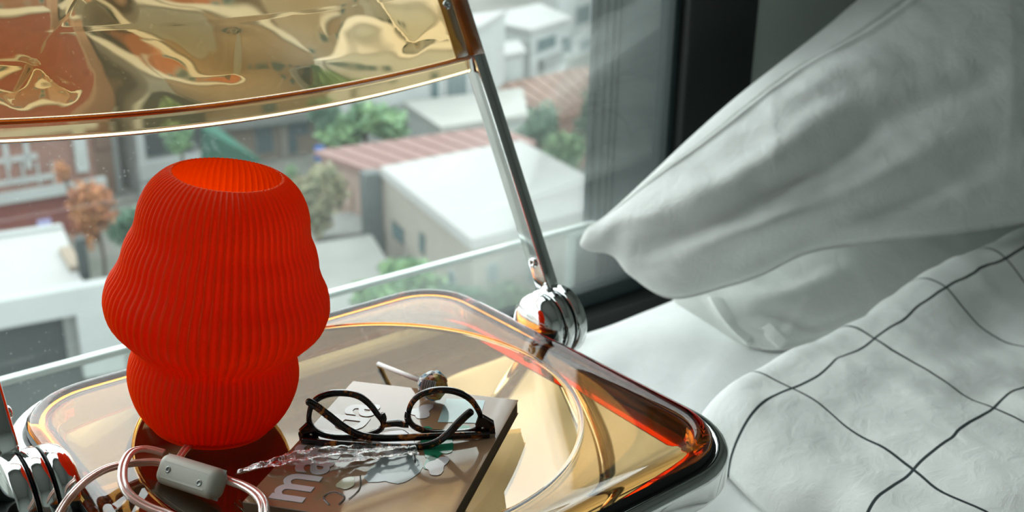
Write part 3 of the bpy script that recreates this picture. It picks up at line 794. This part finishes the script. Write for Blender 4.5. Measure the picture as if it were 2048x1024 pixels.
# duvet frame: origin at the grid crossing, axes along the printed lines
DO = V(.896, .586, 0); DU = V(.178, 0, 0); DV = V(.043, .172, 0)
u0, u1, v0, v1 = -.62, 7.2, .42, -7.0
for j in range(NVd):
    for i in range(NUd):
        fu, fv = (i/(NUd-1))**1.45, (j/(NVd-1))**1.45
        u = u0+(u1-u0)*fu; v = v0+(v1-v0)*fv
        eu, ev = (u-u0)*.178, (v0-v)*.172
        p = DO+DU*u+DV*v
        p.y += .012*u-.004*u*u*.2
        z = .335+.016*noise.noise(V(u*.9, v*.9, 3))+.008*noise.noise(V(u*2.2+v, v*2.4, 8))+.0015*noise.noise(V(u*6, v*6, 1))
        z += .030*math.exp(-((v-.05)/.45)**2)*min(1, max(0, (u-.9))/1.0)
        z -= .018*math.exp(-((v+.42)/.35)**2)*min(1, max(0, (u-1.2))/.8)
        r_ = .055
        z -= rnd_edge(eu, r_)+rnd_edge(ev, .045)*.9
        wob = .012*noise.noise(V(u*2.0, v*2.0, 6)); p.x += wob; p.y += .010*noise.noise(V(u*2.0, v*2.0, 16))
        z = max(z, BZ+.014)
        top_v.append(V(p.x, p.y, z)); uvs.append((u, v))
for q, p in enumerate(top_v): bot_v.append(V(p.x, p.y, max(BZ+.006, p.z-.06)))
vs = top_v+bot_v; N_ = NUd*NVd; fs = []
for j in range(NVd-1):
    for i in range(NUd-1):
        q = (j*NUd+i, (j+1)*NUd+i, (j+1)*NUd+i+1, j*NUd+i+1); fs.append(q); fs.append(tuple(N_+k for k in q[::-1]))
bd = [i for i in range(NUd)]+[j*NUd+NUd-1 for j in range(1, NVd)]+[(NVd-1)*NUd+i for i in range(NUd-2, -1, -1)]+[j*NUd for j in range(NVd-2, 0, -1)]
for i in range(len(bd)):
    j = (i+1) % len(bd); fs.append((bd[i], bd[j], N_+bd[j], N_+bd[i]))
mesh('duvet_cover', vs, fs, M_DUVET, duv, uvs=uvs+uvs)

#CITY
# ================================================================= CITY BELOW THE WINDOW
GZ = -17.0
def ext(name, c, var=.10, rough=.85, sc=.35): return P(name, tuple(q*.50 for q in c), rough, var=(sc, var))
E_WHITE = ext('white_render', (.50, .54, .53)); E_ROOFW = ext('white_roof_paint', (.46, .47, .46), .05); E_CREAM = ext('cream_render', (.36, .335, .285))
E_PINKW = ext('pink_render', (.40, .285, .235)); E_PINKR = ext('pink_sheet_roof', (.31, .175, .155)); E_TERRA = ext('terracotta_tiles', (.30, .155, .105), .18)
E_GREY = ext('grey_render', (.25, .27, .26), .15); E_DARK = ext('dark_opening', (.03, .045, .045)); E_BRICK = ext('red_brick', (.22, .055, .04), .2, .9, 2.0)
E_BRICKP = ext('pale_brick', (.30, .16, .125), .15, .9, 2.0); E_CONC = ext('concrete', (.30, .31, .29), .18); E_GLASS = P('far_window_glass', (.05, .085, .09), .15)
E_ORANGE = ext('orange_render', (.40, .15, .07)); E_BEIGE = ext('beige_render', (.33, .27, .20)); E_TARP = ext('green_tarpaulin', (.02, .16, .105), .25)
E_FRAME = ext('pale_frame', (.48, .52, .51)); E_BLUE = P('blue_plastic', (.03, .13, .42), .4)
E_PEACH = ext('peach_render', (.38, .245, .18))
g_ = NT('street_ground'); b = g_.n('BsdfPrincipled', Roughness=.95)
g_.set(b, 'Base Color', g_.ramp(g_.noise(.12, 5, .6), [(.3, (.06, .07, .055)), (.5, (.11, .11, .098)), (.7, (.15, .145, .13))]))
tag(mesh('ground', [(-400, 2.5, GZ), (500, 2.5, GZ), (500, 700, GZ), (-400, 700, GZ)], [(0, 1, 2, 3)], g_.surf(b), smooth=False), kind='structure')
def prism(name, poly, z0, z1, mat, parent):
    n = len(poly); vs = [(p[0], p[1], z1) for p in poly]+[(p[0], p[1], z0) for p in poly]
    ar = sum(poly[i][0]*poly[(i+1) % n][1]-poly[(i+1) % n][0]*poly[i][1] for i in range(n))
    fs = [tuple(range(n)), tuple(range(2*n-1, n-1, -1))]+[(i, n+i, n+(i+1) % n, (i+1) % n) for i in range(n)]
    if ar < 0: fs = [f[::-1] for f in fs]
    return mesh(name, vs, fs, mat, parent, smooth=False)
def grow(poly, d):
    c = Vector((sum(p[0] for p in poly)/len(poly), sum(p[1] for p in poly)/len(poly)))
    return [tuple(c+(Vector(p[:2])-c)*(1+d/max(.1, (Vector(p[:2])-c).length))) for p in poly]
class Bld:
    """a building whose roof outline is given as plan points"""
    def __init__(s, name, label, poly, zr, wall, roof, over=.25, th=.25, zb=GZ, cat='building', parapet=0):
        s.poly = [(p[0], p[1]) for p in poly]; s.zr = zr
        cx_ = sum(p[0] for p in s.poly)/len(s.poly); cy_ = sum(p[1] for p in s.poly)/len(s.poly)
        s.root = thing(name, (cx_, cy_, zb), label, cat)
        prism('wall', s.poly, zb, zr, wall, s.root)
        s.roof = prism('roof', grow(s.poly, over), zr, zr+th, roof, s.root)
        if parapet:
            for i in range(len(s.poly)):
                a, b_ = Vector(s.poly[i]), Vector(s.poly[(i+1) % len(s.poly)]); d = (b_-a).normalized(); nn = Vector((-d.y, d.x))*.12
                prism('parapet', [tuple(a-nn), tuple(b_-nn), tuple(b_+nn), tuple(a+nn)], zr+th, zr+th+parapet, roof, s.roof)
    def face(s, i):
        a, b_ = s.poly[i], s.poly[(i+1) % len(s.poly)]
        d = Vector((b_[0]-a[0], b_[1]-a[1], 0)).normalized(); n = Vector((d.y, -d.x, 0)); a3 = Vector((a[0], a[1], 0))
        if n.dot(CAM-a3) < 0: n = -n
        return a3, d, n
    def panel(s, i, px, py, w, h, mat, name='window', depth=.08, pane=None, bars=0):
        """box on face i centred at the pixel, w x h pixels"""
        a, d, n = s.face(i); c = onp(px, py, a, n); k = (c-CAM).dot(_f)/F_PX
        d2 = d if d.dot(_r) > 0 else -d
        hw = abs(w*k/max(.3, abs(d2.dot(_r))))/2; hh = h*k/2/.95
        M = Matrix((d2, n, Vector((0, 0, 1)))).transposed().to_4x4(); M.translation = c
        o = box(name, (-hw, -.02, -hh), (hw, depth, hh), mat, s.root, M)
        if pane:
            f = min(hw, hh)*.22
            if bars:
                for q in range(bars+1):
                    x0_ = -hw+f+(2*hw-f)*q/(bars+1); box('pane', (x0_, 0, -hh+f), (x0_+(2*hw-f)/(bars+1)-f, depth+.03, hh-f), pane, o, M)
            else: box('pane', (-hw+f, 0, -hh+f), (hw-f, depth+.03, hh-f), pane, o, M)
        return o
def rp(z, *px): return [onz(x, y, z) for x, y in px]
def quad(A, B, C, z):
    a, b_, c = rp(z, A, B, C); return [a, b_, b_+c-a, c]
def facade(pl_, pr_, z, depth):
    a, b_ = rp(z, pl_, pr_); d = (b_-a).normalized(); n = Vector((-d.y, d.x, 0))
    return [a+n*depth, b_+n*depth, b_, a]           # front face is index 2 (b to a)
# house with the big white flat roof
H = Bld('white_roof_house', 'cream house with a broad white flat roof in front of the pink roof', quad((768, 352), (1040, 298), (945, 497), -10.5), -10.5, E_CREAM, E_ROOFW, .15, .35)
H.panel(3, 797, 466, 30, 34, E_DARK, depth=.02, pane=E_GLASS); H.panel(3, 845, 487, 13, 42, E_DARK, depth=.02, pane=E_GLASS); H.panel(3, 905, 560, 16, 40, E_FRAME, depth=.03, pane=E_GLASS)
H.panel(2, 985, 545, 24, 40, E_FRAME, depth=.04, pane=E_GLASS); H.panel(2, 1066, 545, 24, 40, E_FRAME, depth=.04, pane=E_GLASS); H.panel(2, 1150, 520, 24, 40, E_FRAME, depth=.04, pane=E_GLASS)
a, d, n = H.face(3); pc = Vector((*H.poly[0], 0)); pm = Vector((*H.poly[3], 0)); dd = (pc-pm).normalized()
prism('drain_pier', [tuple((pc+dd*.05+n*.05)[:2]), tuple((pc+dd*.75+n*.05)[:2]), tuple((pc+dd*.75+n*.75)[:2]), tuple((pc+dd*.05+n*.75)[:2])], GZ, -10.4, ext('slate_pier', (.10, .125, .125)), H.root)
# pink roofed house behind it
Gp = Bld('pink_roof_house', 'pink walled house with a long pink sheet roof behind the white roof', rp(-11.2, (642, 310), (985, 262), (1060, 292), (800, 366)), -11.2, E_PINKW, E_PINKR, .3, .2)
for q in range(9):
    a_, b_ = Vector(Gp.poly[0]).lerp(Vector(Gp.poly[1]), (q+.5)/9), Vector(Gp.poly[3]).lerp(Vector(Gp.poly[2]), (q+.5)/9)
    d_ = (b_-a_).normalized(); nn = Vector((-d_.y, d_.x))*.05
    prism('roof_rib', [tuple(a_-nn), tuple(b_-nn), tuple(b_+nn), tuple(a_+nn)], -11.0, -10.93, E_PINKR, Gp.roof)
Gp.panel(3, 690, 392, 40, 46, E_PEACH, depth=.05, pane=E_PINKW)
# pale low roof, terracotta roof
K = Bld('pale_low_building', 'low pale building with a grey roof left of the chrome upright', rp(-12.2, (812, 214), (1042, 186), (1050, 238), (885, 264)), -12.2, E_WHITE, ext('pale_roof', (.42, .43, .40)), .2, .3)
K.panel(2, 950, 262, 70, 14, E_GREY, depth=.05)
J = Bld('terracotta_roof_house', 'house with a terracotta tiled roof beside the window jamb', rp(-13.5, (995, 180), (1190, 138), (1235, 205), (1112, 246)), -13.5, E_BRICKP, E_TERRA, .3, .3)
for q in range(8):
    a_, b_ = Vector(J.poly[0]).lerp(Vector(J.poly[1]), (q+.5)/8), Vector(J.poly[3]).lerp(Vector(J.poly[2]), (q+.5)/8)
    d_ = (b_-a_).normalized(); nn = Vector((-d_.y, d_.x))*.09
    prism('roof_tile_row', [tuple(a_-nn), tuple(b_-nn), tuple(b_+nn), tuple(a_+nn)], -13.2, -13.1, E_TERRA, J.roof)
# white house behind the tree
Ew = Bld('white_house', 'plain white house with small windows behind the green tree', rp(-8.5, (700, 62), (1010, 28), (952, 60), (648, 100)), -8.5, E_WHITE, E_ROOFW)
Ew.panel(2, 742, 152, 44, 34, E_FRAME, pane=E_GLASS, bars=1); Ew.panel(2, 784, 148, 15, 34, E_FRAME, pane=E_GLASS); Ew.panel(2, 868, 170, 14, 52, E_FRAME, pane=E_GLASS, bars=0)
Ew.panel(2, 912, 172, 40, 58, E_FRAME, pane=E_GLASS, bars=2); Ew.panel(2, 672, 164, 20, 26, E_FRAME, pane=E_GREY); Ew.panel(2, 706, 160, 7, 130, E_GREY, 'drain_pipe', .15)
# houses at the upper right
L_ = Bld('grey_white_house', 'white house with a low pale roof above the terracotta roof', rp(-11.0, (955, 42), (1078, 14), (1136, 42), (1062, 66)), -11.0, E_WHITE, E_ROOFW, .35, .3)
L_.panel(2, 1092, 86, 40, 28, E_FRAME, pane=E_GLASS, bars=1); L_.panel(2, 1098, 122, 44, 20, E_GREY, 'balcony', .5); L_.panel(2, 1128, 90, 10, 34, E_FRAME, pane=E_GLASS); L_.panel(3, 1000, 66, 14, 22, E_GREY, pane=E_GLASS)
An = Bld('garage_annex', 'low annex with a pale roof and white garage door', rp(-11.8, (930, 104), (1035, 86), (1046, 108), (955, 126)), -11.8, E_WHITE, E_ROOFW, .25, .25)
An.panel(2, 1006, 142, 34, 34, E_FRAME, 'garage_door', .05, E_WHITE); An.panel(2, 960, 148, 16, 34, E_FRAME, pane=E_GREY)
Mt_ = Bld('tall_white_block', 'tall white block with dark windows at the upper right', rp(-6.2, (1090, -150), (1330, -190), (1370, -150), (1120, -105)), -6.2, E_WHITE, E_ROOFW)
for x, y, w, h in ((1166, 28, 34, 40), (1136, 92, 14, 34), (1170, 88, 26, 24), (1220, 20, 30, 40), (1220, 90, 26, 24)): Mt_.panel(2, x, y, w, h, E_FRAME, pane=E_GLASS)
Mt_.panel(2, 1160, 112, 60, 10, E_CONC, 'balcony', .8)
# left: brick house with white framed balcony
Br = Bld('brick_house', 'red brick house with a white framed balcony at the left', facade((-260, 540), (168, 460), GZ, 5), -7.5, E_BRICK, E_CONC)
Br.panel(2, 60, 322, 190, 150, E_BRICKP, 'balcony_recess', .06)
for x, y, w, h in ((60, 262, 200, 16), (158, 300, 18, 80), (72, 384, 212, 20), (10, 300, 8, 70), (52, 300, 8, 70), (20, 318, 80, 10), (40, 360, 130, 10)): Br.panel(2, x, y, w, h, E_FRAME, 'balcony_frame', .35 if w > 150 or h > 75 else .15)
for x in (15, 45, 75, 105): Br.panel(2, x, 345, 3, 44, E_FRAME, 'balcony_post', .2)
Br.panel(2, 88, 446, 20, 16, P('lilac_sign', (.25, .25, .42), .6), 'sign', .1)
Pk = Bld('peach_house', 'peach rendered house beside the brick house', facade((176, 392), (236, 381), GZ, 3), -6.0, E_PEACH, E_CONC)
Pk.panel(2, 205, 278, 30, 40, E_BRICKP, pane=E_PEACH); Pk.panel(2, 232, 330, 8, 200, E_FRAME, 'drain_pipe', .2)
# near left: white flat roofed carport
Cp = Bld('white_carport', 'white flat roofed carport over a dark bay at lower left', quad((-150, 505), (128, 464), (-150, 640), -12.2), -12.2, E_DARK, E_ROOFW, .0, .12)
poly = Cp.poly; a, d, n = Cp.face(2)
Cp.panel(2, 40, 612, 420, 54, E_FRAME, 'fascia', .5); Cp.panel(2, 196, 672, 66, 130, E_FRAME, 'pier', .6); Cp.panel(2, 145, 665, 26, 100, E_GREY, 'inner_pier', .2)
prism('back_parapet', [tuple(Vector(poly[0])), tuple(Vector(poly[1])), tuple(Vector(poly[1])+Vector((0, .35))), tuple(Vector(poly[0])+Vector((0, .35)))], -12.2, -11.95, E_FRAME, Cp.root)
prism('skylight', [tuple(p[:2]) for p in rp(-12.0, (118, 500), (142, 496), (166, 535), (140, 540))], -12.1, -11.9, E_BEIGE, Cp.root)
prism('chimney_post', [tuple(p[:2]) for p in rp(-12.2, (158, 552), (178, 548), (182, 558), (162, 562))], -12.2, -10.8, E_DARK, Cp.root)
# grey house with planted terrace, tarpaulin, beige back houses
Gr = Bld('grey_terrace_house', 'grey house with a planted terrace behind the lamp', facade((292, 400), (404, 380), GZ, 5), -8.2, E_GREY, E_CONC)
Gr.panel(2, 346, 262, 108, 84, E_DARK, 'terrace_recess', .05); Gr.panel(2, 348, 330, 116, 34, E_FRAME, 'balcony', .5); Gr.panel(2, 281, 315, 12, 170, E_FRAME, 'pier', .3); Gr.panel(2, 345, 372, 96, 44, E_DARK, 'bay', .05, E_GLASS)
Be = Bld('beige_house', 'beige house with teal windows behind the green tarpaulin', facade((402, 336), (660, 300), GZ, 6), -8.6, E_BEIGE, E_CONC)
for x, y, w, h in ((422, 205, 26, 28), (450, 200, 20, 28), (490, 195, 20, 22), (538, 214, 26, 22), (528, 276, 34, 60), (596, 256, 40, 30), (580, 290, 26, 36)): Be.panel(2, x, y, w, h, E_GREY, pane=E_GLASS)
Be.panel(2, 500, 240, 190, 16, E_GREY, 'awning', .9); Be.panel(2, 566, 280, 12, 70, E_CREAM, 'pier', .3); Be.panel(2, 600, 232, 110, 14, E_TARP, 'awning', .8)
tp = [onz(402, 256, -12.0), onz(424, 246, -12.0), onz(525, 322, -14.2), onz(402, 330, -14.2)]
vs = tp+[p-V(0, 0, .08) for p in tp]
tag(mesh('tarpaulin', vs, [(0, 1, 2, 3), (7, 6, 5, 4), (0, 4, 5, 1), (1, 5, 6, 2), (2, 6, 7, 3), (3, 7, 4, 0)], E_TARP, smooth=False), 'dark green tarpaulin roof just above the lamp', 'tarpaulin')
Te = Bld('concrete_terrace', 'low concrete terrace between the lamp and the white roofed house', quad((588, 505), (742, 480), (640, 640), -12.6), -12.6, E_CONC, E_CONC, .1, .2)
Sh = Bld('concrete_shed', 'small grey shed roof below the pink wall', rp(-13.5, (628, 440), (745, 430), (752, 470), (640, 480)), -13.5, E_GREY, E_CONC, .1, .2)
# blocks further back, seen through the amber backrest
far = [('orange_block', 'orange rendered block seen through the amber backrest', (372, 172), (482, 152), -1.5, E_ORANGE),
       ('cream_block', 'cream block with rows of windows seen through the backrest', (545, 140), (770, 96), -2.0, E_CREAM),
       ('brown_brick_block', 'brown brick block seen through the backrest at upper left', (-60, 215), (165, 180), -1.0, E_BRICKP),
       ('grey_block', 'grey concrete block seen through the backrest above the lamp', (215, 150), (345, 128), -3.0, E_GREY),
       ('pale_block', 'pale block behind the grey white house', (800, 60), (935, 30), -3.5, E_WHITE)]
for nm, lb_, p1, p2, zr, mt in far:
    Bf = Bld(nm, lb_, facade(p1, p2, GZ, 5), zr, mt, E_CONC)
    xs = [p1[0]+(p2[0]-p1[0])*k for k in (.18, .5, .82)]
    for k, x in enumerate(xs):
        for y in (150-k*18, 95-k*18, 40-k*18): Bf.panel(2, x, y, 22, 26, E_FRAME, pane=E_GLASS)
# blue barrels
for x, y, lbl in ((205, 724, 'blue barrel standing by the carport pier'), (640, 322, 'blue barrel on the ground left of the pink roof')):
    q = onz(x, y, GZ); br_ = thing('barrel', q, lbl, 'barrel')
    lathe('drum', [(.02, 0), (.30, 0), (.33, .05), (.33, .28), (.35, .30), (.33, .32), (.33, .6), (.35, .62), (.33, .64), (.31, .92)], E_BLUE, br_, 24, Matrix.Translation(q))
    lathe('lid', [(.32, .90), (.33, .93), (.30, .95), (.02, .95)], E_BLUE, br_, 24, Matrix.Translation(q))
# trees
E_BARK = ext('bark', (.09, .065, .045))
def leafm(name, c1, c2):
    t = NT(name); b = t.n('BsdfPrincipled', Roughness=.7); t.set(b, 'Base Color', t.ramp(t.noise(1.2, 4, .7), [(.35, c1), (.65, c2)])); return t.surf(b)
LF = {'green': leafm('leaf_green', (.045, .115, .06), (.13, .22, .09)), 'dark': leafm('leaf_dark', (.03, .08, .05), (.07, .14, .085)), 'red': leafm('leaf_red', (.20, .06, .03), (.30, .13, .04)), 'olive': leafm('leaf_olive', (.09, .11, .06), (.18, .16, .09))}
def tree(name, label, px, py, z, rw, rh, kind, n=1400):
    c = onz(px, py, z); k = (c-CAM).dot(_f)/F_PX; R_, H_ = rw*k, rh*k
    rt = thing(name, (c.x, c.y, GZ), label, 'tree' if rh > 24 else 'shrub')
    rng = random.Random(int(px*7+py)); vs = []; fs = []
    lobes = [(rng.uniform(-.55, .55), rng.uniform(-.45, .45), rng.uniform(-.5, .5), rng.uniform(.38, .6)) for _ in range(9)]
    for q in range(n):
        lx0, ly0, lz0, lr = rng.choice(lobes); d = Vector((rng.gauss(0, 1), rng.gauss(0, 1), rng.gauss(0, 1))).normalized()*lr*rng.uniform(.55, 1.12)
        p = Vector(((lx0+d.x)*R_, (ly0+d.y)*R_, (lz0+d.z)*H_))+c
        s = .15*R_*rng.uniform(.5, 1.4); a = Vector((rng.gauss(0, 1), rng.gauss(0, 1), rng.gauss(0, .6))).normalized(); b_ = a.cross(Vector((rng.gauss(0, 1), rng.gauss(0, 1), rng.gauss(0, 1)))).normalized()
        o = len(vs); vs += [p-a*s, p+b_*s*.5, p+a*s, p-b_*s*.5]; fs.append((o, o+1, o+2, o+3))
    tag(mesh('foliage', vs, fs, LF[kind], rt, smooth=False), kind='stuff')
    tube('trunk', [V(c.x, c.y, GZ), V(c.x+.1, c.y, (GZ+c.z)/2), V(c.x, c.y, c.z)], max(.08, R_*.06), E_BARK, rt, n=8)
for a in (('tree', 'broad green tree in front of the white house', 730, 256, -11.8, 85, 46, 'green', 1500), ('tree', 'dark green tree left of the broad green tree', 650, 232, -11.3, 34, 46, 'dark'),
          ('tree', 'dark green tree below the terracotta roof', 1078, 252, -11.8, 48, 48, 'dark', 1200), ('tree', 'pale green tree beside the window jamb above the white roof', 1130, 305, -12.6, 56, 46, 'green', 1200),
          ('tree', 'green tree at the window jamb right of the terracotta roof', 1180, 230, -12.0, 34, 70, 'dark', 1200),
          ('shrub', 'green shrub below the cream wall and the guard edge', 800, 580, -11.2, 95, 40, 'green', 1500), ('shrub', 'green shrub by the lower windows of the cream house', 935, 596, -10.2, 75, 40, 'dark', 1000), ('shrub', 'green shrub beside the chrome upright at its foot', 1035, 598, -9.8, 60, 34, 'green', 900),
          ('tree', 'dull olive tree just right of the lamp', 628, 395, -11.5, 62, 76, 'olive', 1600), ('tree', 'reddish autumn tree beside the brick house', 192, 432, -13.2, 46, 74, 'red', 1700),
          ('shrub', 'red potted shrub on the white framed balcony', 130, 345, -12.6, 24, 26, 'red', 300), ('shrub', 'leafy green plant on the grey terrace', 360, 280, -11.8, 34, 38, 'green', 600),
          ('tree', 'dark tree behind the carport left of the lamp', 248, 460, -15.0, 44, 44, 'dark', 800), ('shrub', 'small bright green bush left of the pink house', 578, 345, -12.6, 20, 22, 'green', 300)):
    tree(*a)
